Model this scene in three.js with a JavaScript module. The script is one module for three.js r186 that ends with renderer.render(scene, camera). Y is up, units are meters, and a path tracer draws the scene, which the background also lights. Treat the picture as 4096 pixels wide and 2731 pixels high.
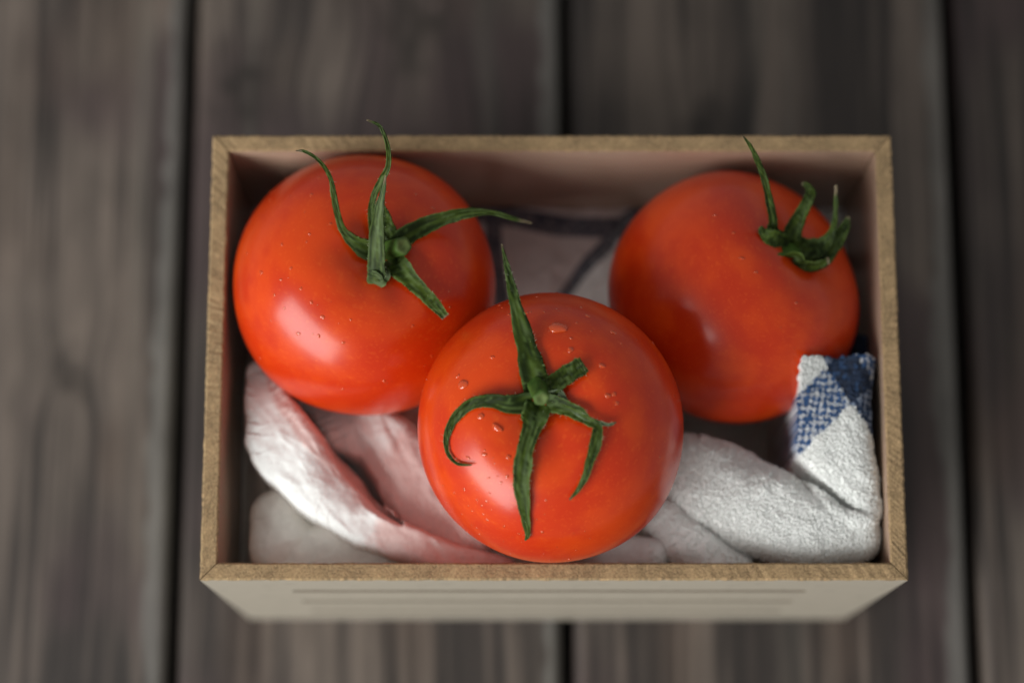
import * as THREE from 'three';
import { mergeGeometries } from 'three/addons/utils/BufferGeometryUtils.js';
import { RectAreaLightUniformsLib } from 'three/addons/lights/RectAreaLightUniformsLib.js';

// ---------- camera, light, exposure ----------
const scene = new THREE.Scene();
const camera = new THREE.PerspectiveCamera(17.618, 1024 / 682, 0.02, 20);
camera.position.set(-0.012, 0.755, 0.134);
camera.lookAt(-0.012, 0.755 - Math.cos(12.3 * Math.PI / 180), 0.134 - Math.sin(12.3 * Math.PI / 180));
camera.focus = 0.614;
camera.userData.fStop = 3.7;

const renderer = new THREE.WebGLRenderer({ antialias: true });
renderer.setSize(1024, 682);
renderer.toneMapping = THREE.LinearToneMapping;
renderer.toneMappingExposure = 0.95;
renderer.shadowMap.enabled = true;

scene.background = new THREE.Color().setRGB(0.36, 0.352, 0.345);   // dim room all round

RectAreaLightUniformsLib.init();
const WINDOW = { at: new THREE.Vector3(-1.05, 0.86, 0.92), look: new THREE.Vector3(0, 0.12, 0), w: 1.15, h: 0.9 };
const windowLight = new THREE.RectAreaLight(new THREE.Color().setRGB(1.0, 0.99, 0.97), 10.4, WINDOW.w, WINDOW.h);
windowLight.position.copy(WINDOW.at);
windowLight.lookAt(WINDOW.look);
scene.add(windowLight);

// ---------- helpers ----------
const mm = 0.001;
function rng(seed) { let a = seed >>> 0; return () => { a = (a + 0x6D2B79F5) >>> 0; let t = a; t = Math.imul(t ^ (t >>> 15), t | 1); t ^= t + Math.imul(t ^ (t >>> 7), t | 61); return ((t ^ (t >>> 14)) >>> 0) / 4294967296; }; }
function hash(x, y, z) { let h = Math.imul(x, 374761393) ^ Math.imul(y, 668265263) ^ Math.imul(z, 2147483647 - 1274126177); h = Math.imul(h ^ (h >>> 13), 1274126177); h ^= h >>> 16; return (h >>> 0) / 4294967296; }
function noise(x, y, z = 0) {   // value noise, -1..1
  const xi = Math.floor(x), yi = Math.floor(y), zi = Math.floor(z);
  let fx = x - xi, fy = y - yi, fz = z - zi;
  fx = fx * fx * (3 - 2 * fx); fy = fy * fy * (3 - 2 * fy); fz = fz * fz * (3 - 2 * fz);
  const L = (a, b, t) => a + (b - a) * t;
  const p = (k) => L(L(hash(xi, yi, zi + k), hash(xi + 1, yi, zi + k), fx), L(hash(xi, yi + 1, zi + k), hash(xi + 1, yi + 1, zi + k), fx), fy);
  return 2 * (fz === 0 ? p(0) : L(p(0), p(1), fz)) - 1;
}
function fbm(x, y, z = 0, o = 4) { let s = 0, a = 0.5; for (let i = 0; i < o; i++) { s += a * noise(x, y, z); x = x * 2.03 + 17.1; y = y * 2.03 + 5.7; z = z * 2.03; a *= 0.5; } return s; }
const clamp = (v, a = 0, b = 1) => Math.min(b, Math.max(a, v));
const smooth = (a, b, v) => { const t = clamp((v - a) / (b - a)); return t * t * (3 - 2 * t); };
const mix3 = (a, b, t) => [a[0] + (b[0] - a[0]) * t, a[1] + (b[1] - a[1]) * t, a[2] + (b[2] - a[2]) * t];
const taken = {};
function named(o, name) { const n = taken[name] = (taken[name] ?? -1) + 1; o.name = n ? name + '_' + String(n).padStart(3, '0') : name; return o; }
function shade(o) { o.castShadow = o.receiveShadow = true; return o; }
function part(name, geometry, material, parent) { const m = shade(new THREE.Mesh(geometry, material)); m.name = name; parent.add(m); return m; }
function thing(name, label, category, group) { const g = named(new THREE.Group(), name); g.userData = { label, category }; if (group) g.userData.group = group; scene.add(g); return g; }
function dataTexture(w, h, fn, srgb = false) {   // fn(x, y) -> linear rgb 0..1
  const d = new Uint8Array(w * h * 4), enc = (c) => { c = clamp(c); return 255 * (srgb ? (c <= 0.0031308 ? 12.92 * c : 1.055 * Math.pow(c, 1 / 2.4) - 0.055) : c); };
  for (let y = 0; y < h; y++) for (let x = 0; x < w; x++) { const c = fn(x, y), k = 4 * (y * w + x); d[k] = enc(c[0]); d[k + 1] = enc(c[1]); d[k + 2] = enc(c[2]); d[k + 3] = 255; }
  const t = new THREE.DataTexture(d, w, h);
  t.wrapS = t.wrapT = THREE.RepeatWrapping; t.magFilter = THREE.LinearFilter; t.minFilter = THREE.LinearFilter;
  if (srgb) t.colorSpace = THREE.SRGBColorSpace;
  t.needsUpdate = true; return t;
}
function gridGeometry(nu, nv, at, color, uvAt) {   // (nu + 1) x (nv + 1) points
  const pos = [], col = [], uv = [], idx = [];
  for (let j = 0; j <= nv; j++) for (let i = 0; i <= nu; i++) {
    const p = at(i / nu, j / nv, i, j); pos.push(p[0], p[1], p[2]);
    if (color) col.push(...color(i / nu, j / nv, p));
    uv.push(...(uvAt ? uvAt(i / nu, j / nv, p) : [i / nu, j / nv]));
  }
  for (let j = 0; j < nv; j++) for (let i = 0; i < nu; i++) { const a = j * (nu + 1) + i, b = a + 1, c = a + nu + 1, d = c + 1; idx.push(a, c, b, b, c, d); }
  const g = new THREE.BufferGeometry();
  g.setAttribute('position', new THREE.Float32BufferAttribute(pos, 3));
  g.setAttribute('uv', new THREE.Float32BufferAttribute(uv, 2));
  if (color) g.setAttribute('color', new THREE.Float32BufferAttribute(col, 3));
  g.setIndex(idx); g.computeVertexNormals(); return g;
}

// ---------- the window that lights and is mirrored (outside the frame) ----------
{
  const w = thing('window', 'white framed window with pale daylight panes beside the table', 'window');
  w.position.copy(WINDOW.at); w.lookAt(WINDOW.look);
  const wood = new THREE.MeshStandardMaterial({ color: 0xe8e6e0, roughness: 0.5 });
  const glow = new THREE.MeshStandardMaterial({ color: 0x222222, emissive: new THREE.Color().setRGB(1, 0.99, 0.97), emissiveIntensity: 0.6, roughness: 0.2 });
  const { w: W, h: H } = WINDOW, t = 0.06;
  for (const s of [-1, 1]) {
    part('jamb', new THREE.BoxGeometry(t, H + 2 * t, 0.05), wood, w).position.set(s * (W + t) / 2, 0, -0.03);
    part('rail', new THREE.BoxGeometry(W, t, 0.05), wood, w).position.set(0, s * (H + t) / 2, -0.03);
    part('glowing_pane', new THREE.BoxGeometry(W / 2, H, 0.006), glow, w).position.set(s * W / 4, 0, -0.03);
  }
}

// ---------- table of weathered planks ----------
const JOINTS = [-0.412, -0.2655, -0.1281, 0.007, 0.1462, 0.283, 0.42];
const KNOTS = [[-0.1085, -0.1235, 0.014], [-0.0476, -0.149, 0.017], [0.058, -0.105, 0.012], [-0.166, -0.02, 0.008], [0.1, 0.13, 0.010], [-0.2, 0.2, 0.011]];
const TSIZE = 1.0, TPIX = 2048;
const woodMap = dataTexture(TPIX, TPIX, (px, py) => {
  const x = (px + 0.5) / TPIX * TSIZE - TSIZE / 2, z = (py + 0.5) / TPIX * TSIZE - TSIZE / 2;
  let k = 0; while (k < JOINTS.length - 1 && x > JOINTS[k + 1]) k++;
  const right = (JOINTS[k + 1] ?? 0.6) - x;
  let gx = x + 0.0022 * noise(x * 24, z * 7, k * 3.1), knot = 0;
  for (const [kx, kz, r] of KNOTS) {
    const dx = x - kx, dz = (z - kz) * 0.75, d = Math.hypot(dx, dz);
    gx += dx * 0.7 * Math.exp(-(d * d) / (r * r * 1.6));
    if (d < r * 1.5) knot = Math.max(knot, smooth(r * 1.3, r * 0.2, d + 0.004 * noise(x * 180, z * 120)));
  }
  const o = k * 7.3;
  const coarse = fbm(gx * 60 + o, z * 5 + o, o, 3), fine = fbm(gx * 420 + o, z * 11, o + 3, 3), patch = fbm(x * 16 + o, z * 11, o + 9, 3), hair = noise(gx * 900, z * 26, o);
  let c = mix3([0.030, 0.024, 0.021], [0.130, 0.108, 0.090], smooth(-0.34, 0.36, coarse + 0.7 * fine));
  c = mix3(c, [0.052, 0.034, 0.035], 0.8 * smooth(-0.06, 0.26, patch));                  // purple brown stain left in the grain
  c = mix3(c, [0.128, 0.125, 0.106], 0.5 * smooth(0.12, 0.45, fbm(gx * 85 + 40 + o, z * 3.2, o, 2)));   // grey green weathering
  c = mix3(c, [0.018, 0.0145, 0.0125], 0.8 * smooth(0.12, 0.5, -fine - 0.3 * coarse));    // open grain
  c = mix3(c, [0.085, 0.056, 0.039], 0.35 * smooth(0.1, 0.5, fbm(gx * 40 + 9, z * 14, o + 5, 2)));
  c = mix3(c, [0.022, 0.017, 0.013], 0.85 * knot * (0.75 + 0.5 * noise(x * 260, z * 200, 4)));
  const worn = smooth(0.0105, 0.0075, right + 0.002 * noise(z * 30, k * 5) + 0.0012 * noise(z * 140, k));
  c = mix3(c, [0.165, 0.165, 0.152], worn * (0.75 + 0.25 * fine));
  const g = 0.92 + 0.13 * hair + 0.5 * fbm(gx * 85, z * 38, o + 2, 3); return [c[0] * g, c[1] * g * 0.965, c[2] * g * 0.95];
}, true);
const plankMaterial = new THREE.MeshStandardMaterial({ map: woodMap, bumpMap: woodMap, bumpScale: 0.0012, roughness: 0.62 });
{
  const table = named(new THREE.Group(), 'table_top'); table.userData = { kind: 'structure', label: 'weathered grey wooden plank table top' }; scene.add(table);
  const gap = 0.0023, r = 0.0036, T = 0.022, len = TSIZE * 0.98;
  for (let k = 0; k < JOINTS.length - 1; k++) {
    const a = JOINTS[k] + gap, b = JOINTS[k + 1] - gap, s = new THREE.Shape();
    s.moveTo(a, -T); s.lineTo(b, -T); s.lineTo(b, -r); s.absarc(b - r, -r, r, 0, Math.PI / 2); s.lineTo(a + r, 0); s.absarc(a + r, -r, r, Math.PI / 2, Math.PI); s.lineTo(a, -T);
    const g = new THREE.ExtrudeGeometry(s, { depth: len, bevelEnabled: false, curveSegments: 6 }); g.translate(0, 0, -len / 2);
    const p = g.attributes.position, uv = g.attributes.uv;
    for (let i = 0; i < p.count; i++) uv.setXY(i, p.getX(i) / TSIZE + 0.5, p.getZ(i) / TSIZE + 0.5);
    part('plank', g, plankMaterial, table);
  }
  const dark = new THREE.MeshStandardMaterial({ color: new THREE.Color().setRGB(0.05, 0.045, 0.04), roughness: 0.9 });
  part('underlayer', new THREE.BoxGeometry(0.84, 0.02, 0.98), dark, table).position.set(0, -T - 0.0102, 0);
}

// ---------- the box ----------
const BW = 0.1015, BL = 0.0665, BH = 0.125, BT = 0.005, BASE = 0.0006;
const mdfMap = dataTexture(512, 512, (x, y) => {
  const n = fbm(x / 4.5, y / 4.5, 2, 3), m = noise(x / 1.7, y / 1.7, 5), f = noise(x / 7, y / 2, 8), l = fbm(x / 60, y / 60, 3, 2), g = clamp(0.68 + 0.34 * n + 0.14 * m + 0.16 * f + 0.18 * l, 0.3, 1.15);
  return [0.43 * g, 0.295 * g * (1 - 0.05 * m), 0.15 * g];
}, true);
const mdf = new THREE.MeshStandardMaterial({ map: mdfMap, bumpMap: mdfMap, bumpScale: 0.0004, roughness: 0.85 });
const paintMap = dataTexture(256, 256, (x, y) => { const g = 1 + 0.05 * fbm((x * 0.8 + y * 0.6) / 30, (y * 0.8 - x * 0.6) / 30, 1.5, 4) + 0.03 * noise(x / 2, y / 2, 4.5) - 0.16 * smooth(0.2, 0.45, fbm(x / 22 + 3, y / 14, 9.5, 4)); return [0.425 * g, 0.385 * g, 0.31 * g]; }, true);
const paint = new THREE.MeshStandardMaterial({ map: paintMap, roughness: 0.55 });
const laminateMap = dataTexture(256, 256, (x, y) => { const g = 1 + 0.10 * fbm(x / 90, y / 6, 7, 3); return [0.47 * g, 0.335 * g, 0.245 * g]; }, true);
const laminate = new THREE.MeshPhysicalMaterial({ map: laminateMap, roughness: 0.22, specularIntensity: 1 });
function panelGeometry(half, seed, grooves = []) {   // mitred board along x: outer face at z = 0, inner face at z = -BT
  const N = 120, prof = [[0, BASE, 1], ...grooves.flatMap((y) => [[0, y - 0.0020, 1], [0, y - 0.0018, 1, 1], [0, y + 0.0018, 1, 1], [0, y + 0.0020, 1]]), [0, BH - 0.0022, 1], [0, BH - 0.0006, 1], [-0.0006, BH, 0], [-BT + 0.0005, BH, 0], [-BT, BH - 0.0005, 2], [-BT, BH - 0.0022, 2], [-BT, BASE, 2], [0, BASE, 2]];
  const K = prof.length - 1, P = (i, k) => {
    const q = prof[k === K ? 0 : k], s = 2 * i / N - 1, x = s * (half - 0.00018 + q[0]);
    let z = q[3] && x > -0.0768 && x < 0.0755 ? -0.0042 : q[0], y = q[1];
    k -= 4 * grooves.length;
    if (k > 1 && k < 6 && Math.abs(s) < 0.999) { const w = x * 900 + seed * 31 + k * 9; y += 0.00016 * noise(w, k) + (k === 2 || k === 3 ? -0.0006 * Math.max(0, noise(w * 0.35, 3.3) - 0.72) : 0); z += (k === 2 || k === 3 ? 0.00013 : 0.0001) * noise(w * 1.2, 7 + k); }
    return [x, y, z];
  };
  const mats = [...prof.slice(0, K - 6).map(() => 1), 0, 0, 0, 2, 2, 2], pos = [], uv = [], groups = []; let n = 0;
  const push = (a, b, c, m) => { for (const p of [a, b, c]) { pos.push(...p); uv.push(p[0] * 22 + seed * 0.37, (p[1] + p[2]) * 22); } n += 3; };
  const burnt = (i, k) => (prof[k][3] || prof[k + 1]?.[3]) && P(i, 0)[0] > -0.078 && P(i + 1, 0)[0] < 0.0765;
  for (let m = 0; m < 4; m++) {
    const start = n;
    for (let k = 0; k < K; k++) for (let i = 0; i < N; i++) if ((burnt(i, k) ? 3 : mats[k]) === m) { const a = P(i, k), b = P(i + 1, k), c = P(i, k + 1), d = P(i + 1, k + 1); push(a, b, d, m); push(a, d, c, m); }
    if (m === 0) for (const e of [0, N]) for (let k = 1; k < K - 1; k++) { const a = P(e, 0), b = P(e, k), c = P(e, k + 1); e ? push(a, c, b) : push(a, b, c); }
    groups.push([start, n - start, m]);
  }
  const g = new THREE.BufferGeometry();
  g.setAttribute('position', new THREE.Float32BufferAttribute(pos, 3)); g.setAttribute('uv', new THREE.Float32BufferAttribute(uv, 2));
  g.computeVertexNormals(); for (const q of groups) g.addGroup(...q);
  return g;
}
{
  const box = thing('wooden_box', 'open fibreboard box with bare brown rim and pale painted sides, holding tomatoes', 'box');
  const mats = [mdf, paint, laminate, new THREE.MeshStandardMaterial({ color: new THREE.Color().setRGB(0.115, 0.08, 0.05), roughness: 0.9 })];   // the grooves are cut by heat
  const front = part('front_panel', panelGeometry(BW, 1, [0.0315, 0.0635, 0.0945]), mats, box); front.position.z = BL;
  front.userData.label = 'front panel with three shallow horizontal grooves';
  const back = part('back_panel', panelGeometry(BW, 2), mats, box); back.position.z = -BL; back.rotation.y = Math.PI;
  for (const s of [-1, 1]) { const p = part('side_panel', panelGeometry(BL, 4 + s), mats, box); p.position.x = s * BW; p.rotation.y = s * Math.PI / 2; }
  part('bottom_panel', new THREE.BoxGeometry(2 * (BW - BT) - 0.0004, 0.005, 2 * (BL - BT) - 0.0004), mdf, box).position.y = 0.0032;
}

// ---------- tomatoes ----------
const V = (a) => new THREE.Vector3(...a);
const TOMATOES = {
  front: { at: [-0.001, 0.137, 0.0245], axis: [-0.1, 0.99, -0.03], R: 0.0383, top: 0.0315, low: 0.030, seed: 3, dimple: 0.0042, label: 'red tomato with dewy skin and sprawling green sepals, leaning on the front panel' },
  left: { at: [-0.0562, 0.115, -0.0225], axis: [0.22, 0.97, -0.064], R: 0.0392, top: 0.032, low: 0.030, seed: 11, dimple: 0.0042, label: 'red tomato with tall curled upright sepals and a strong window highlight, above the pink towel' },
  right: { at: [0.0552, 0.105, -0.0212], axis: [0.6, 0.71, -0.36], R: 0.0386, top: 0.033, low: 0.033, seed: 23, dimple: 0.0045, label: 'red tomato lying tilted on its side beside the blue checked towel' },
};
for (const t of Object.values(TOMATOES)) { t.c = V(t.at); t.q = new THREE.Quaternion().setFromUnitVectors(new THREE.Vector3(0, 1, 0), V(t.axis).normalize()); t.qi = t.q.clone().invert(); }
function tomatoLocal(t, phi, tau) {
  const s = Math.sin(tau), c = Math.max(0, Math.cos(tau));
  const cx = Math.cos(phi), cz = Math.sin(phi);
  let rho = t.R * Math.pow(c, 0.74);
  const up = smooth(0.0, 1, s);
  rho *= 1 + 0.014 * up * Math.cos(5 * phi + t.seed) + 0.018 * noise(cx * 1.3 + t.seed, cz * 1.3, s * 1.4 + 5);
  let y = (s > 0 ? t.top : t.low) * s;
  const lobes = 1 + 0.07 * Math.cos(6 * phi + t.seed * 1.7);
  y -= t.dimple * Math.exp(-Math.pow(rho / (0.0118 * lobes), 2)) * (s > 0 ? 1 : 0);
  y += 0.0022 * Math.exp(-Math.pow(rho / 0.006, 2)) * (s < 0 ? 1 : 0);
  return new THREE.Vector3(rho * cx, y, rho * cz);
}
const tomatoWorld = (t, phi, tau) => tomatoLocal(t, phi, tau).applyQuaternion(t.q).add(t.c);
function tomatoNormal(t, phi, tau) {
  const e = 0.004, a = tomatoLocal(t, phi + e, tau).sub(tomatoLocal(t, phi - e, tau)), b = tomatoLocal(t, phi, tau + e).sub(tomatoLocal(t, phi, tau - e));
  return b.cross(a).normalize().applyQuaternion(t.q);
}
function tomatoSpot(t, x, z, side = 1) {   // the (phi, tau) on the upper half that lies under world x, z
  let best = null, bd = 1;
  for (let i = 0; i < 180; i++) for (let j = -20; j < 60; j++) { const phi = i / 90 * Math.PI, tau = j / 60 * Math.PI / 2, p = tomatoWorld(t, phi, tau), d = Math.hypot(p.x - x, p.z - z) + (side * (p.y - t.c.y) < -0.01 ? 1 : 0); if (d < bd) { bd = d; best = [phi, tau]; } }
    if (!best) return null;
  let [phi, tau] = best, st = 0.02;
  for (let it = 0; it < 40; it++) { let moved = false; for (const [a, b] of [[st, 0], [-st, 0], [0, st], [0, -st]]) { const p = tomatoWorld(t, phi + a, tau + b), d = Math.hypot(p.x - x, p.z - z); if (d < bd) { bd = d; phi += a; tau += b; moved = true; } } if (!moved) st *= 0.5; }
  return bd < 0.0006 ? [phi, tau] : null;
}
const skinMap = dataTexture(2048, 1024, (x, y) => {
  const ph = x / 2048 * 2 * Math.PI, la = (y / 1024 - 0.5) * Math.PI, X = Math.cos(ph) * 3 * Math.cos(la), Z = Math.sin(ph) * 3 * Math.cos(la), Y = 3 * Math.sin(la);
  const speck = smooth(0.42, 0.75, noise(X * 26, Y * 26, Z * 26)), fleck = smooth(0.55, 0.8, noise(X * 11, Y * 11, Z * 11 + 8)), cloud = fbm(X * 1.2, Y * 1.2, Z * 1.2, 3), vein = fbm(X * 4, Y * 4, Z * 4 + 3, 3);
  let c = mix3([0.53, 0.029, 0.0018], [0.63, 0.053, 0.0022], smooth(-0.4, 0.45, cloud + 0.25 * vein));
  c = mix3(c, [0.80, 0.145, 0.016], 0.16 * speck + 0.12 * fleck);
  return c;
}, true);
const skin = new THREE.MeshPhysicalMaterial({ map: skinMap, roughness: 0.33, specularIntensity: 0.55, clearcoat: 0.35, clearcoatRoughness: 0.2, ior: 1.45, bumpMap: skinMap, bumpScale: 0.00004 });
const tintedWater = new THREE.MeshPhysicalMaterial({ color: new THREE.Color().setRGB(0.84, 0.115, 0.018), roughness: 0.02, transmission: 0.45, thickness: 0.001, ior: 1.36, clearcoat: 1, clearcoatRoughness: 0.02 });  // orange put into the drops stands in for light passing through them
const sepalMaterial = new THREE.MeshPhysicalMaterial({ vertexColors: true, roughness: 0.55, specularIntensity: 0.25 });
const hairMaterial = new THREE.MeshStandardMaterial({ color: new THREE.Color().setRGB(0.45, 0.48, 0.33), roughness: 0.6 });

function spline(pts) {   // pts [x, y, z, w] -> f(t) with smooth width
  const c = new THREE.CatmullRomCurve3(pts.map((p) => new THREE.Vector3(p[0], p[1], p[2])), false, 'centripetal');
  const w = (t) => { const s = t * (pts.length - 1), i = Math.min(pts.length - 2, Math.floor(s)), f = s - i, e = f * f * (3 - 2 * f); return pts[i][3] * (1 - e) + pts[i + 1][3] * e; };
  return { at: (t) => c.getPoint(t), tangent: (t) => c.getTangent(t), w };
}
function sepalGeometry(ptsMM, o = {}) {
  const S = spline(ptsMM.map((p) => p.map((v) => v * mm))), N = 72, M = 8, th = o.thick ?? 0.00034, seed = o.seed ?? 1, hairs = [];
  const ref = V(o.ref ?? [0.02, 0.97, 0.22]).normalize(), frames = [];
  for (let i = 0; i <= N; i++) {
    const t = i / N, p = S.at(t), T = S.tangent(t).normalize();
    let n = ref.clone().addScaledVector(T, -ref.dot(T)).normalize();
    n.applyAxisAngle(T, (o.roll ?? 0) + (o.twist ?? 0) * t);
    frames.push({ p, T, n, b: new THREE.Vector3().crossVectors(T, n), w: Math.max(S.w(t), 0.00025) * (1 + 0.07 * noise(t * 14, seed)) });
  }
  const crease = o.crease ?? 0.16;
  const pt = (i, u, side) => {   // u -1..1 across
    const f = frames[i], h = f.w / 2, a = Math.abs(u);
    const rib = side > 0 ? 0.05 * Math.cos(u * 9.5 + seed) * (1 - a) : 0;
    const lift = h * (crease * (a * a * 1.3 - 0.3) + rib * 0.6) + 0.00022 * noise(i * 0.45, u * 2.5 + seed * 3, side) + 0.00006 * noise(i * 1.7, u * 7, seed);
    const k = th * (1 - 0.75 * a * a) * 0.5 * Math.min(1, f.w / 0.0012 + 0.25);
    const edge = h * (u + 0.05 * Math.sign(u) * (a > 0.9 ? noise(i * 0.9, seed + u * 3) : 0));
    return f.p.clone().addScaledVector(f.b, edge).addScaledVector(f.n, lift + side * k);
  };
  const tone = (t, u, side) => {
    const s1 = fbm(u * 5 + seed, t * 7, seed, 3), s2 = noise(u * 16 + seed, t * 9, 3), s3 = noise(u * 10, t * 45, seed);
    let c = mix3([0.011, 0.021, 0.004], [0.052, 0.084, 0.009], clamp(0.40 + 1.2 * s1 + 0.45 * s2));
    c = mix3(c, [0.10, 0.165, 0.045], 0.4 * smooth(0.35, 0.8, s3) + 0.45 * smooth(0.93, 1, Math.abs(u)));
    c = mix3(c, [0.13, 0.19, 0.09], 0.25 * smooth(0.3, 0.7, s2));
    if (o.pale) c = mix3(c, [0.22, 0.29, 0.19], o.pale * (0.6 + 0.4 * s2));
    const tip = smooth(o.tip ?? 0.945, (o.tip ?? 0.945) + 0.04, t + 0.01 * s3);
    return mix3(c, mix3([0.08, 0.06, 0.032], [0.24, 0.20, 0.13], clamp(0.5 + s3)), tip);
  };
  const ring = 2 * M;   // closed cross-section
  const g = gridGeometry(ring, N, (a, t, i, j) => { const k = i % ring, side = k < M ? 1 : -1, u = k < M ? -1 + 2 * k / M : 1 - 2 * (k - M) / M; return pt(j, u, Math.abs(u) === 1 ? 0 : side).toArray(); },
    (a, t) => { const k = Math.round(a * ring) % ring, u = k < M ? -1 + 2 * k / M : 1 - 2 * (k - M) / M; return tone(t, u, k < M ? 1 : -1); });
  const R = rng(seed * 97 + 5);
  for (let h = 0; h < (o.hairs ?? 0); h++) {
    const i = 2 + Math.floor(R() * (N - 8)), f = frames[i], s = R() < 0.5 ? -1 : 1, edge = R() < 0.75, u = edge ? s * 0.98 : (R() * 2 - 1);
    const p = pt(i, u, edge ? 0 : 1), d = f.b.clone().multiplyScalar(edge ? s : (R() - 0.5)).addScaledVector(f.n, edge ? R() * 1.2 - 0.3 : 1).addScaledVector(f.T, (R() - 0.4) * 1.3).normalize(), L = 0.0004 + 0.0008 * R() * R();
    hairs.push([p, d, L]);
  }
  g.userData = { hairs, end: frames[N] };
  return g;
}
function hairGeometry(list) {
  const pos = [], idx = [];
  for (const [p, d, L] of list) {
    const a = new THREE.Vector3(0.3, 0.8, 0.5).cross(d).normalize(), b = new THREE.Vector3().crossVectors(d, a), base = pos.length / 3, r = 0.00003;
    for (const [k, rr, bend] of [[0, 1, 0], [0.55, 0.8, 0.06], [1, 0.3, 0.22]]) for (let q = 0; q < 3; q++) {
      const th = q * 2.094, v = p.clone().addScaledVector(d, L * k).addScaledVector(a, L * bend + r * rr * Math.cos(th)).addScaledVector(b, r * rr * Math.sin(th)); pos.push(v.x, v.y, v.z);
    }
    for (let k = 0; k < 2; k++) for (let q = 0; q < 3; q++) { const A = base + k * 3 + q, B = base + k * 3 + (q + 1) % 3; idx.push(A, B, A + 3, B, B + 3, A + 3); }
  }
  const g = new THREE.BufferGeometry(); g.setAttribute('position', new THREE.Float32BufferAttribute(pos, 3)); g.setIndex(idx); g.computeVertexNormals(); return g;
}
function stemGeometry(ptsMM, seed) {
  const S = spline(ptsMM.map((p) => p.map((v) => v * mm))), N = 26, M = 20;
  const at = (t, a) => {
    const tt = Math.min(t, 0.86) / 0.86, p = S.at(tt), T = S.tangent(tt).normalize(), n = new THREE.Vector3(0, 0, 1).addScaledVector(T, -T.z).normalize(), b = new THREE.Vector3().crossVectors(T, n);
    let r = S.w(tt) / 2 * (1 + 0.06 * Math.cos(5 * a + seed) + 0.05 * noise(Math.cos(a) * 2, Math.sin(a) * 2, t * 6 + seed));
    const e = (t - 0.86) / 0.14; if (e > 0) { r *= 1 - e; p.addScaledVector(T, 0.0003 * Math.sin(Math.min(1, e * 6) * 1.57) - 0.0005 * smooth(0.3, 0.8, e)); } 
    return p.addScaledVector(n, r * Math.cos(a)).addScaledVector(b, r * Math.sin(a));
  };
  return gridGeometry(M, N, (u, t) => at(t, -u * 2 * Math.PI).toArray(), (u, t) => {
    const s = fbm(u * 9 + seed, t * 5, seed, 3), e = t > 0.87 ? 1 : 0;
    const c = mix3([0.022, 0.05, 0.009], [0.07, 0.14, 0.025], clamp(0.5 + s));
    return e ? mix3(c, t > 0.9 ? [0.15, 0.19, 0.07] : [0.10, 0.14, 0.05], 0.6) : c;
  });
}
const dropShapes = [0, 1, 2, 3].map((k) => gridGeometry(20, 9, (u, v) => {   // flattened dome that dips into the skin
  const a = -u * 2 * Math.PI, wob = 1 + 0.09 * Math.cos(2 * a + k) + 0.07 * Math.cos(3 * a + 2.1 * k) + (k > 1 ? 0.08 * Math.cos(5 * a + k) : 0), e = v * Math.PI, r = Math.pow(Math.sin(e), 0.85) * wob, y = Math.cos(e);
  return [r * Math.cos(a), y > 0 ? 0.42 * y : 0.16 * y, r * Math.sin(a)];
}));

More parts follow.
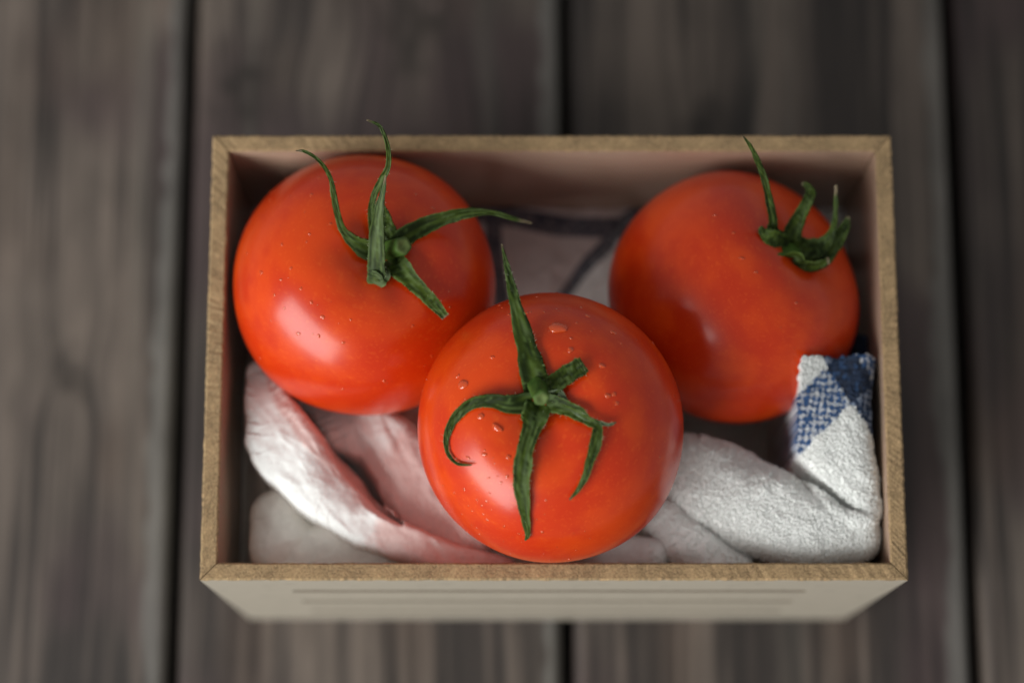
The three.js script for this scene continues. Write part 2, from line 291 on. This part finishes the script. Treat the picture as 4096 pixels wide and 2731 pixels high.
// sepals and stems: points x, y, z and full width in millimetres
const SEPALS = {
 front: {
  S1: [[-4.58, 160.00, 20.32, 8.38], [-6.04, 163.50, 15.28, 7.39], [-8.43, 166.50, 5.69, 5.48], [-11.40, 169.00, -5.71, 3.10], [-13.19, 170.00, -13.56, 1.79], [-14.86, 171.00, -20.68, 0.48]],
  S2: [[-6.50, 160.00, 22.14, 6.46], [-12.84, 161.00, 22.94, 5.49], [-17.73, 161.50, 22.06, 3.94], [-22.63, 161.00, 22.58, 3.34], [-26.34, 160.00, 24.94, 3.11], [-29.08, 159.50, 28.49, 2.39], [-30.15, 159.00, 32.16, 1.55], [-29.44, 158.00, 35.74, 1.07], [-26.93, 157.50, 38.44, 0.96], [-22.99, 157.00, 39.20, 0.48]],
  S3: [[-4.58, 160.00, 22.75, 7.89], [-5.80, 161.50, 26.43, 7.15], [-6.78, 163.00, 30.43, 4.99], [-8.33, 163.00, 35.36, 4.50], [-9.15, 161.50, 40.63, 4.86], [-9.50, 159.00, 45.16, 4.40], [-8.90, 156.00, 49.65, 3.46], [-8.29, 152.00, 54.03, 2.28], [-7.78, 148.00, 57.62, 1.32], [-8.39, 148.50, 58.65, 0.60]],
  S4: [[-2.54, 160.00, 19.10, 5.51], [-0.05, 161.50, 17.32, 5.26], [3.28, 163.00, 15.06, 5.25], [6.37, 163.50, 13.34, 5.01], [7.61, 162.50, 12.52, 4.78]],
  S5: [[-2.55, 160.00, 22.39, 5.50], [1.25, 161.00, 23.79, 4.77], [5.49, 162.50, 25.88, 3.81], [8.97, 164.50, 28.53, 2.61], [10.96, 165.00, 29.58, 2.37], [10.85, 164.00, 32.41, 3.20], [9.98, 161.00, 36.23, 3.09], [8.89, 157.50, 39.40, 2.51], [7.80, 153.50, 43.01, 2.04], [5.95, 150.50, 46.33, 1.32], [3.58, 148.00, 49.01, 0.60]],
  S6: [[-0.99, 160.00, 20.68, 3.59], [0.88, 162.50, 19.95, 1.67], [3.53, 165.00, 23.93, 1.30], [7.14, 166.50, 26.73, 1.54], [11.36, 167.00, 28.62, 1.18], [14.43, 167.00, 29.22, 0.94], [16.16, 168.00, 28.44, 0.47]],
  stem: [[-5.55, 162.00, 16.20, 5.97], [-5.03, 168.00, 19.08, 4.96], [-4.37, 172.00, 21.77, 4.46], [-4.05, 173.50, 22.90, 4.33]],
 },
 left: {
  L1: [[-50.46, 139.00, -25.26, 5.78], [-54.39, 140.50, -26.17, 5.77], [-57.80, 142.50, -28.23, 3.75], [-60.25, 147.00, -30.90, 2.36], [-61.54, 152.00, -34.40, 1.98], [-62.34, 157.00, -38.86, 1.72], [-62.89, 160.00, -42.18, 1.22], [-64.53, 163.00, -44.97, 1.10], [-67.08, 165.00, -47.28, 0.97], [-70.17, 166.00, -48.74, 0.85], [-72.36, 166.00, -48.87, 0.36]],
  L2: [[-49.23, 139.00, -27.86, 5.03], [-51.36, 142.00, -31.60, 3.26], [-52.17, 148.00, -35.77, 2.11], [-51.17, 153.00, -39.63, 1.98], [-48.70, 158.00, -42.77, 1.96], [-46.79, 162.00, -45.40, 1.71], [-46.49, 166.00, -48.74, 1.46], [-47.33, 169.00, -51.98, 1.09], [-48.94, 171.00, -54.62, 0.97], [-52.28, 172.00, -55.94, 0.48]],
  L3: [[-48.55, 138.50, -21.50, 5.53], [-49.83, 139.50, -18.02, 5.76], [-50.64, 142.50, -16.90, 5.48], [-50.51, 147.00, -18.34, 5.45], [-50.22, 150.50, -21.53, 5.30], [-49.84, 156.00, -27.06, 4.41], [-49.13, 161.00, -32.64, 3.04], [-48.04, 164.00, -37.34, 1.70], [-47.14, 166.00, -41.79, 0.48]],
  L6: [[-46.07, 139.00, -26.56, 5.53], [-46.91, 143.00, -30.69, 4.50], [-48.11, 147.00, -34.76, 3.24], [-49.24, 150.00, -38.82, 0.99]],
  L4: [[-46.08, 139.00, -27.21, 6.04], [-42.82, 142.00, -29.92, 6.01], [-37.49, 144.50, -32.87, 5.00], [-31.10, 145.50, -35.05, 4.12], [-24.64, 144.50, -36.88, 3.00], [-17.78, 142.00, -37.71, 1.51], [-12.38, 140.00, -36.71, 1.26], [-6.31, 137.50, -35.83, 0.76]],
  L5: [[-46.67, 139.00, -23.97, 7.03], [-44.68, 140.50, -21.26, 7.01], [-40.56, 142.00, -16.63, 4.99], [-36.50, 143.00, -12.68, 4.10], [-33.74, 143.00, -9.87, 3.48], [-31.00, 142.50, -6.67, 2.48]],
  stem: [[-49.27, 138.00, -26.43, 6.80], [-47.36, 143.00, -26.29, 5.75], [-45.28, 147.00, -26.01, 5.21], [-42.84, 151.00, -25.47, 5.43]],
 },
 right: {
  R1: [[66.52, 129.00, -31.81, 5.12], [63.81, 133.00, -34.04, 3.31], [63.80, 138.00, -36.21, 2.78], [62.20, 144.00, -40.14, 2.38], [60.15, 150.00, -45.40, 1.99], [57.65, 154.50, -49.86, 1.61], [55.72, 157.00, -52.82, 1.11], [53.24, 159.00, -55.54, 0.49]],
  R2: [[69.70, 129.00, -31.15, 6.14], [70.32, 132.00, -34.96, 5.35], [72.09, 134.00, -38.77, 4.07], [74.03, 135.50, -42.43, 3.56], [75.33, 135.00, -45.48, 3.18], [74.69, 134.50, -47.74, 2.04], [73.13, 134.00, -48.95, 1.02]],
  R3: [[72.35, 128.00, -30.09, 7.68], [76.06, 129.00, -30.22, 6.65], [79.81, 130.00, -31.81, 4.34], [81.92, 133.00, -35.35, 2.04], [82.26, 137.00, -40.43, 1.39], [82.00, 141.00, -46.23, 1.01]],
  R4: [[73.07, 127.00, -28.37, 7.69], [78.76, 127.50, -27.97, 6.40], [82.65, 128.00, -31.94, 5.12], [85.72, 129.00, -36.44, 3.33], [87.09, 130.00, -39.88, 1.28]],
  R5: [[70.38, 128.00, -28.11, 7.68], [69.94, 129.00, -25.74, 6.38], [72.20, 131.00, -24.44, 5.09], [76.39, 132.00, -24.45, 4.32], [80.63, 132.00, -26.16, 2.80]],
  R6: [[68.40, 129.00, -30.49, 6.39], [64.40, 130.50, -30.75, 5.87], [61.86, 133.00, -32.06, 4.32], [60.66, 136.00, -33.23, 2.78], [61.34, 138.00, -33.99, 1.26]],
  stem: [[69.91, 127.00, -29.69, 6.41], [67.45, 131.00, -27.59, 5.86], [65.15, 134.00, -26.29, 5.07], [63.26, 136.00, -25.78, 4.55]],
 },
};
// towel folds: ridge points x, y, z and half width in millimetres
const FOLDS = {
 A: [[-87.6, 107.0, 1.5, 4.7], [-84.4, 114.0, 13.5, 7.2], [-79.1, 118.0, 25.9, 10.5], [-68.0, 119.0, 37.0, 10.2], [-57.1, 118.0, 46.5, 8.1], [-44.4, 118.0, 54.1, 5.6], [-28.0, 115.0, 58.8, 4.3], [-14.0, 115.0, 61.4, 3.8]],
 A2: [[-73.0, 98.0, 7.1, 6.0], [-56.5, 104.0, 19.6, 11.1], [-43.9, 107.0, 31.3, 12.3], [-34.6, 109.0, 42.6, 11.6], [-24.3, 111.0, 50.0, 9.0]],
 B1: [[-81.2, 106.0, 45.5, 9.3], [-79.5, 108.0, 53.5, 10.8]],
 B2: [[-73.0, 108.0, 59.3, 11.5], [-57.5, 110.0, 56.3, 10.7], [-39.5, 111.0, 59.6, 8.3]],
 E1: [[16.6, 111.0, 57.1, 6.6], [29.3, 112.0, 57.2, 5.9]],
 E2: [[33.5, 109.0, 46.5, 6.7], [40.6, 114.0, 54.9, 7.9], [53.2, 114.0, 62.5, 6.6]],
 D1: [[29.3, 96.0, 31.5, 11.2], [42.5, 112.0, 33.4, 13.6], [57.0, 118.0, 42.0, 14.7], [71.8, 120.0, 49.3, 12.4], [87.6, 119.0, 51.9, 9.3]],
 D2: [[82.4, 123.0, 6.1, 12.6], [80.6, 124.0, 19.2, 12.7], [83.9, 122.5, 33.1, 11.1], [89.6, 120.0, 44.2, 7.3]],
 F: [[94.5, 100.0, -8.0, 5.3], [98.4, 100.0, -6.6, 5.3]],
};
const LOOK = {
  S1: { hairs: 46, crease: 0.10, seed: 1, tip: 0.955 }, S2: { hairs: 46, crease: 0.22, seed: 2, roll: -0.25, tip: 0.985 }, S3: { hairs: 40, crease: 0.20, seed: 3, roll: 0.1, tip: 0.97 }, S4: { hairs: 26, crease: 0.26, seed: 4, tip: 1.2 }, S5: { hairs: 34, crease: 0.22, seed: 5, tip: 0.965 }, S6: { hairs: 16, pale: 0.75, seed: 6, crease: 0.5, tip: 0.93 },
  L1: { seed: 11, crease: 0.25, hairs: 14, tip: 0.9 }, L2: { seed: 12, crease: 0.3, hairs: 14 }, L3: { seed: 13, crease: 0.24, pale: 0.15, hairs: 22, ref: [-0.3, 0.6, 0.75], tip: 0.92 }, L4: { seed: 14, crease: 0.2, tip: 0.9 }, L5: { seed: 15, crease: 0.2, hairs: 10, tip: 0.97 }, L6: { seed: 16 },
  R1: { seed: 21, crease: 0.3 }, R2: { seed: 22, crease: 0.25 }, R3: { seed: 23, tip: 0.9 }, R4: { seed: 24 }, R5: { seed: 25, ref: [0, 0.5, 0.85] }, R6: { seed: 26 },
};
const DROPS = {   // x, z in millimetres, radius, stretch, turn
  front: [[-25.5, 16.7, 1.75, 1.0, 0], [-16, 29.4, 2.0, 0.55, 0.75], [-20.5, 26.1, 1.2, 0.85, 0.3], [0.6, 1.4, 3.4, 0.55, 0.1], [-27, 14, 0.9, 0.6, 2.7], [-19.5, 36.5, 1.0, 0.6, 0.2], [-24, 37, 0.9, 0.5, 0.7], [-13, 37.5, 1.0, 0.75, 0.1], [-10.5, 37.2, 0.75, 0.9, 0], [14, 21, 1.0, 0.85, 0.4], [15.7, 20.5, 0.8, 0.9, 0], [16.5, 23, 0.7, 1, 0], [12.5, 12.5, 1.1, 0.7, 0.4], [-17.5, 9.5, 0.9, 0.5, 0.2], [-29.5, 30, 0.7, 1, 0], [-21.5, 48, 0.55, 0.6, 0.8], [-20.3, 49.4, 0.5, 0.8, 0], [-18.9, 48.6, 0.6, 0.7, 0.5], [-19.8, 51.6, 0.55, 0.6, 1.2], [-18.9, 53, 0.5, 0.8, 0], [-23, 50.4, 0.45, 0.8, 0], [9, -3, 1.0, 0.8, 1], [16, 2, 1.2, 0.6, 0.4], [4, 8, 1.1, 0.8, 2]],
  left: [[-78, -17, 0.6, 0.8, 0], [-75, -20, 0.5, 1, 0], [-72, -14, 0.6, 0.8, 0], [-69, -10, 0.75, 0.6, 1.2], [-66, -6, 0.7, 0.9, 0], [-77, -9, 0.5, 0.9, 0], [-80, -13, 0.55, 0.8, 0.5], [-67, -1, 0.8, 0.55, 1.4], [-60, 1, 0.6, 0.9, 0], [-73, -2, 0.8, 0.8, 0.4], [-84, -20, 0.9, 0.6, 0.9], [-64, -33, 0.6, 0.7, 0], [-70, -30, 0.5, 0.7, 0.3], [-35, -40, 0.8, 0.6, 0.3], [-40, -44, 0.7, 0.6, 0.6]],
  right: [[54, -24, 0.9, 0.6, 0.2], [58, -20, 0.7, 0.8, 0], [52, -32, 0.6, 0.8, 0], [47, -38, 0.7, 0.6, 0.5], [70, -12, 0.6, 0.8, 0]],
};
function placeDrop(t, phi, tau, r, stretch, turn, geometry) {
  const p = tomatoWorld(t, phi, tau), n = tomatoNormal(t, phi, tau), m = new THREE.Object3D();
  m.quaternion.setFromUnitVectors(new THREE.Vector3(0, 1, 0), n); m.rotateY(-turn);
  m.position.copy(p); m.scale.set(r, r * 0.85, r * stretch); m.updateMatrix(); return m;
}
for (const [key, t] of Object.entries(TOMATOES)) {
  const root = thing('tomato', t.label, 'tomato', 'tomatoes in the box');
  const body = gridGeometry(220, 160, (u, v) => tomatoWorld(t, u * 2 * Math.PI, (v - 0.5) * Math.PI).toArray(), null, (u, v) => [u + t.seed * 0.13, v]);
  part('fruit', body, skin, root);
  let hairs = [];
  for (const [name, pts] of Object.entries(SEPALS[key])) {
    if (name === 'stem') { part('stem', stemGeometry(pts, t.seed), sepalMaterial, root); continue; }
    const lay = pts.map((p, i) => { const s = tomatoSpot(t, p[0] * mm, p[2] * mm), y = s ? tomatoWorld(t, ...s).y * 1000 : 0; return [p[0], Math.max(p[1], y + (i ? 1.5 + 0.1 * p[3] : 0.9)), p[2], p[3]]; });
    const g = sepalGeometry(lay, LOOK[name]); hairs.push(...g.userData.hairs); g.userData = {};
    part('sepal', g, sepalMaterial, root);
  }
  if (hairs.length) part('sepal_hairs', hairGeometry(hairs), hairMaterial, root).userData.kind = 'stuff';
  DROPS[key].forEach(([x, z, r, stretch, turn], i) => {
    const spot = tomatoSpot(t, x * mm, z * mm); if (!spot) return;
    const m = placeDrop(t, ...spot, r * 0.85 * mm, stretch, turn), d = part('water_drop', dropShapes[i % 4], tintedWater, root);
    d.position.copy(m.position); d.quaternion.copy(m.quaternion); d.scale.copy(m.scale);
  });
  const R = rng(t.seed * 13), fine = [];
  for (let i = 0; i < (key === 'front' ? 520 : key === 'left' ? 190 : 50); i++) {
    const phi = R() * 6.283, tau = 0.05 + R() * 1.15, keep = R(), p = tomatoWorld(t, phi, tau), lean = (t.c.x - p.x) / t.R;
    const r = (0.12 + 0.42 * R() ** 3) * mm; if (keep > 0.62 + 0.4 * lean || noise(p.x * 90, p.z * 90, t.seed) < -0.25) continue;
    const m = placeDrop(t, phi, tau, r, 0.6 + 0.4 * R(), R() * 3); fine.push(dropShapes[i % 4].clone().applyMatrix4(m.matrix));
  }
  part('fine_droplets', mergeGeometries(fine), tintedWater, root).userData.kind = 'stuff';
}

// ---------- kitchen towel bunched in the box ----------
const STYLE = {   // edge drop in mm and squareness of each fold
  A: { e: 9, n: 4.5 }, A2: { e: 10, n: 3.6 }, B1: { e: 8, n: 2.6 }, B2: { e: 7, n: 2.6 }, E1: { e: 10, n: 2.6 }, E2: { e: 11, n: 2.8 }, D1: { e: 20, n: 3.4 }, D2: { e: 18, n: 3.8 }, F: { e: 12, n: 2 },
};
const folds = Object.entries(FOLDS).map(([k, pts]) => {
  if (k === 'D2') pts = [[85, 122, -16, 13.5], ...pts];
  const S = spline(pts), N = 28; let x0 = 1e9, x1 = -1e9, z0 = 1e9, z1 = -1e9; const seg = [];
  for (let i = 0; i <= N; i++) { const p = S.at(i / N), w = S.w(i / N); seg.push([p.x, p.y, p.z, w]); x0 = Math.min(x0, p.x - w); x1 = Math.max(x1, p.x + w); z0 = Math.min(z0, p.z - w); z1 = Math.max(z1, p.z + w); }
  return { k, seg, x0, x1, z0, z1, ...STYLE[k] };
});
function foldAt(f, x, z) {   // {h, t, side} or null
  if (x < f.x0 || x > f.x1 || z < f.z0 || z > f.z1) return null;
  let best = 1e9, bt = 0, bs = 0, by = 0, br = 1;
  for (let i = 0; i < f.seg.length - 1; i++) {
    const a = f.seg[i], b = f.seg[i + 1], dx = b[0] - a[0], dz = b[2] - a[2], s = clamp(((x - a[0]) * dx + (z - a[2]) * dz) / (dx * dx + dz * dz)), px = a[0] + s * dx - x, pz = a[2] + s * dz - z, d = Math.hypot(px, pz), r = a[3] + s * (b[3] - a[3]), q = d / r;
    if (q < best) { best = q; bt = (i + s) / (f.seg.length - 1); bs = (dx * pz - dz * px) > 0 ? 1 : -1; by = a[1] + s * (b[1] - a[1]); br = r; }
  }
  if (best >= 1) return null;
  return { h: by - f.e * (1 - Math.pow(1 - Math.pow(best, f.n), 1 / f.n)), t: bt, q: best * bs, r: br };
}
function under(t, x, z, up = -1) {   // height of a tomato's lower side over x, z (metres), or null
  const n = V(t.axis).normalize(), a2 = 1 / (t.R * (up < 0 ? 0.97 : 1.04)) ** 2, b2 = 1 / (up < 0 ? t.low * 0.97 : t.top * 1.15) ** 2, o = new THREE.Vector3(x - t.c.x, 0, z - t.c.z);
  const on = o.dot(n), dn = n.y, A = a2 + (b2 - a2) * dn * dn, B = (b2 - a2) * on * dn, C = a2 * o.lengthSq() + (b2 - a2) * on * on - 1, D = B * B - A * C;
  return D < 0 ? null : t.c.y + (-B + up * Math.sqrt(D)) / A;
}
const CELL = 1.05;
const rug = (x, z, f, s) => 1.6 * fbm((x * 0.82 + z * 0.57) * f, (z * 0.82 - x * 0.57) * f, s + 0.5, 3);
function loop(x, z) {   // nearest terry loop: [height 0..1, i, j]
  const i0 = Math.floor(x / CELL), j0 = Math.floor(z / CELL); let bd = 9, bi = 0, bj = 0;
  for (let i = i0 - 1; i <= i0 + 1; i++) for (let j = j0 - 1; j <= j0 + 1; j++) { const cx = (i + 0.5 + 0.5 * (hash(i, j, 1) - 0.5)) * CELL, cz = (j + 0.5 + 0.5 * (hash(i, j, 2) - 0.5)) * CELL, d = (cx - x) ** 2 + (cz - z) ** 2; if (d < bd) { bd = d; bi = i; bj = j; } }
  return [Math.max(0, 1 - bd / (0.62 * CELL * CELL)), bi, bj];
}
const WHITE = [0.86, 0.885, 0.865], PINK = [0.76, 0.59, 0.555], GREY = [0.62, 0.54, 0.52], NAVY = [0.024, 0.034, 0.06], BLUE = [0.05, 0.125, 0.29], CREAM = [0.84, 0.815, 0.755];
const SLITS = [   // where two layers part: points x, z and half width in millimetres
  { on: 'A', deep: 17, pts: [[-66.5, 24.5, 0.6], [-59.5, 30.5, 3.0], [-55.5, 36, 2.6], [-49.5, 45, 0.7], [-44, 49, 0.3]] },
  { on: 'D', deep: 13, pts: [[64.4, 26.2, 3.2], [71.3, 31.5, 1.8], [77.0, 36.5, 1.3], [81.8, 40.7, 1.1], [86.1, 44.4, 0.9], [90.0, 46.1, 0.4]] },
];
function slit(s, x, z) {
  let v = 0; x += 0.5 * rug(x, z, 0.3, 31);
  for (let i = 0; i < s.pts.length - 1; i++) { const a = s.pts[i], b = s.pts[i + 1], dx = b[0] - a[0], dz = b[1] - a[1], k = clamp(((x - a[0]) * dx + (z - a[1]) * dz) / (dx * dx + dz * dz)), d = Math.hypot(a[0] + k * dx - x, a[1] + k * dz - z), w = a[2] + k * (b[2] - a[2]); v = Math.max(v, (0.8 * smooth(1.5, 0.5, d / w) + 0.2 * smooth(4.5, 0.8, d / w)) * Math.min(1, w / 1.1)); }
  return v;
}
function towelAt(x, z) {   // millimetres -> height and colour
  let h = 63 + 26 * smooth(-16, 6, z) * (1 - 0.9 * smooth(14, 30, x) * smooth(40, 20, z)) * (0.45 + 0.55 * smooth(-96, -87, x)) + 3.2 * rug(x, z, 0.05, 4) + 1.6 * (0.5 - Math.abs(rug(x * 0.8 + z * 0.5, z * 0.5 - x * 0.4, 0.09, 6))), col = WHITE, terry = 0.25;
  h -= 26 * smooth(34, 44, x) * smooth(80, 70, x) * smooth(-4, 6, z) * smooth(34, 24, z);
  { // the valley behind: rose grey with navy lines
    const n1 = 1.4 * noise(x * 0.09, z * 0.09, 2);
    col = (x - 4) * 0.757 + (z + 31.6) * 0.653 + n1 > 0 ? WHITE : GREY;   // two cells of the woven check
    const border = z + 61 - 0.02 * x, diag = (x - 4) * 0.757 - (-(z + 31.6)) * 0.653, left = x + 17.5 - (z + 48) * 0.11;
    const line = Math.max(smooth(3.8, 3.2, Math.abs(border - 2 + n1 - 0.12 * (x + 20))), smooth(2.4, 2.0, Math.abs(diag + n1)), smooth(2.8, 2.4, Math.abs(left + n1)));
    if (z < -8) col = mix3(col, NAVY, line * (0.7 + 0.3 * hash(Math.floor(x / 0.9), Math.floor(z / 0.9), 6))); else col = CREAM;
  }
  let top = null;
  for (const f of folds) {
    if (f.k === 'D2' && (z < 2.6 - (x - 71.4) * 0.146 + 0.5 * noise(x * 0.8, 3) || x < 71.3 + 0.5 * noise(z * 0.8, 9) + 0.12 * Math.max(0, 8 - z) * 0)) continue;
    const w1 = 1.1 * rug(x, z, 0.09, f.e), w2 = 1.1 * rug(x, z, 0.09, f.e + 7), q = foldAt(f, x + w1, z + w2); if (!q) continue;
    if (f.k === 'D2' && top && top.f.k === 'D1') { const m = clamp(0.5 + (q.h - h) / 14), keep = h; h = h + (q.h - h) * m + 7 * m * (1 - m); if (q.h > keep) top = { f, ...q }; continue; }   // one layer turning over itself
    if (q.h > h) { h = q.h; top = { f, ...q }; }
  }
  if (top) for (const s of SLITS) h -= s.deep * slit(s, x, z);
  const wv = noise(x * 3.1, z * 3.1, 2);
  let navy = 0, check = 0;
  if (top) {
    const { k } = top.f, n = 0.10 * noise(x * 0.2, z * 0.2, 7) + 0.03 * wv;
    if (k === 'A') { col = mix3(WHITE, PINK, Math.max(smooth(0.28, 0.46, top.q * A_SIDE + n), smooth(0.60, 0.68, top.t + 0.5 * n))); h += 0.5 * rug(x, z, 0.2, 3) + 1.3 * (0.35 - Math.abs(rug(x * 0.75 - z * 0.66, (x * 0.66 + z * 0.75) * 0.3, 0.14, 12))); terry = 0.12; }
    else if (k === 'A2') { col = mix3(WHITE, PINK, smooth(0.30, 0.40, top.t + n * 0.6 - 0.10 * top.q * A_SIDE)); h += 1.0 * rug(x * 1.2 - z * 0.6, z * 0.35 + x * 0.2, 0.13, 3) + 0.3 * rug(x, z, 0.3, 5) + 1.5 * (0.35 - Math.abs(rug(x * 0.9 - z * 0.4, (x * 0.4 + z * 0.9) * 0.35, 0.1, 15))); terry = 0.12; }
    else if (k[0] === 'B') { col = CREAM; terry = 0.15; h += 0.8 * rug(x, z, 0.14, 3) + 1.2 * (0.35 - Math.abs(rug(x * 0.9, z * 0.4 + x * 0.2, 0.1, 27))); }
    else if (k[0] === 'E') { col = WHITE; terry = 0.08; h += 0.5 * rug(x, z, 0.16, 3) + 1.2 * (0.35 - Math.abs(rug(x * 0.7 + z * 0.7, (z - x) * 0.25, 0.12, 21))); }
    else if (k === 'F') { navy = 1; terry = 0.8; }
    else {
      terry = k === 'D2' ? 1 : smooth(24, 66, x); col = WHITE; h += 1.1 * rug(x, z, 0.1, 8) + 0.35 * terry * rug(x, z, 0.45, 8);
      if (k === 'D2') { const q = 0.68 * x + 0.73 * z + 0.9 * rug(x, z, 0.25, 41), p = 0.82 * x - 0.57 * z + 0.9 * rug(x, z, 0.25, 44), in1 = q > 57.5 && q < 70.2, in2 = p > 63.1 && p < 72.6; if (in1 && in2) navy = 1; else if (in1 || in2) check = in2 ? 2 : 1; }
    }
  }
  const [lh, li, lj] = loop(x, z);
  h += 0.22 * terry * (lh - 0.5) + (terry < 0.2 ? 0.05 * Math.sin(x * 7.5) * Math.sin(z * 7.5) : 0);
  if (navy) col = mix3(NAVY, BLUE, 0.22 * hash(li, lj, 5) + (hash(li, lj, 9) > 0.9 ? 0.5 : 0));
  if (check) { const s = 1.35, wx = x + 0.5 * rug(x, z, 0.4, 51), wz = z + 0.5 * rug(x, z, 0.4, 54), b = ((Math.floor((0.68 * wx + 0.73 * wz) / s) + Math.floor((0.82 * wx - 0.57 * wz) / s)) & 1) || hash(li, lj, 15) > 0.85 ? 1 : 0; col = b ? mix3(BLUE, check === 2 ? NAVY : BLUE, 0.55 + 0.3 * hash(li, lj, 3)) : mix3(WHITE, BLUE, (check === 2 ? 0.55 : 0.18) + 0.25 * hash(li, lj, 4)); }
  const g = 1 + 0.05 * wv; col = [col[0] * g, col[1] * g, col[2] * g];
  // cushions under the fruit, and never into it
  for (const t of Object.values(TOMATOES)) {
    if (top && top.f.k === 'D2' && t === TOMATOES.right) { const hi = under(t, x * mm, z * mm, 1); if (hi !== null && h > hi * 1000 - 26) { h = Math.max(h, hi * 1000 + 1.2); continue; } }
    const lo = under(t, x * mm, z * mm); if (lo === null) continue;
    const d = Math.hypot(x - t.c.x * 1000, z - t.c.z * 1000), low = lo * 1000;
    if (d < 24) h = Math.max(h, low - 0.15 - Math.max(0, d - 10) * 1.4);
    h = Math.min(h, low - 0.15);
  }
  return [h, col, top ? terry : 0, top];
}
const A_SIDE = 1;
{
  const X0 = -96.1, X1 = 96.1, Z0 = -61.1, Z1 = 61.1, nx = 640, nz = 407, colors = [];
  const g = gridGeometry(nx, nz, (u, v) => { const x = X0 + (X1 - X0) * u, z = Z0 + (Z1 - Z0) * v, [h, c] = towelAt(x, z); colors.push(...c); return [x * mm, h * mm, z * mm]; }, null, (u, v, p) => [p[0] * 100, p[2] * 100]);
  g.setAttribute('color', new THREE.Float32BufferAttribute(colors, 3));
  const cloth = new THREE.MeshPhysicalMaterial({ vertexColors: true, roughness: 0.95, sheen: 0.3, sheenRoughness: 0.7, sheenColor: new THREE.Color().setRGB(0.6, 0.6, 0.6) });
  const towel = named(shade(new THREE.Mesh(g, cloth)), 'kitchen_towel');
  towel.userData = { label: 'white kitchen towel with pink bands and a blue checked corner, bunched under the tomatoes', category: 'towel' };
  scene.add(towel);
  // pile: little yarn loops on the terry side
  const arc = new THREE.TubeGeometry(new THREE.CatmullRomCurve3([[-0.26, -0.25, 0.06], [-0.3, 0.22, 0], [0, 0.52, -0.08], [0.3, 0.2, 0.03], [0.22, -0.25, -0.05]].map(V)), 7, 0.15, 5);
  const R = rng(77), spots = [];
  for (let i = 0; i < 42000; i++) {
    const x = 28 + 68 * R(), z = -10 + 71 * R(), [h, c, ty] = towelAt(x, z); if (ty < 0.05 || R() > ty * 1.2) continue;
    const e = 0.35, hx = (towelAt(x + e, z)[0] - towelAt(x - e, z)[0]) / (2 * e), hz = (towelAt(x, z + e)[0] - towelAt(x, z - e)[0]) / (2 * e); if (Math.abs(hx) > 8 || Math.abs(hz) > 8) continue;
    const o = new THREE.Object3D(), s = (0.75 + 0.5 * R()) * mm; o.position.set(x * mm, h * mm, z * mm);
    o.quaternion.setFromUnitVectors(new THREE.Vector3(0, 1, 0), new THREE.Vector3(-0.8 * hx + (R() - 0.5) * 1.3, 1, -0.8 * hz + (R() - 0.5) * 1.3).normalize()); o.rotateY(R() * 6.283); o.scale.set(s * 0.92, s * 1.05, s * 0.92); o.updateMatrix();
    spots.push([o.matrix, c]);
  }
  const pile = shade(new THREE.InstancedMesh(arc, new THREE.MeshStandardMaterial({ color: 0xffffff, roughness: 0.95 }), spots.length)); pile.name = 'terry_pile'; pile.userData.kind = 'stuff';
  spots.forEach(([m, c], i) => { pile.setMatrixAt(i, m); pile.setColorAt(i, new THREE.Color().setRGB(...c)); });
  towel.add(pile);
}

renderer.render(scene, camera);
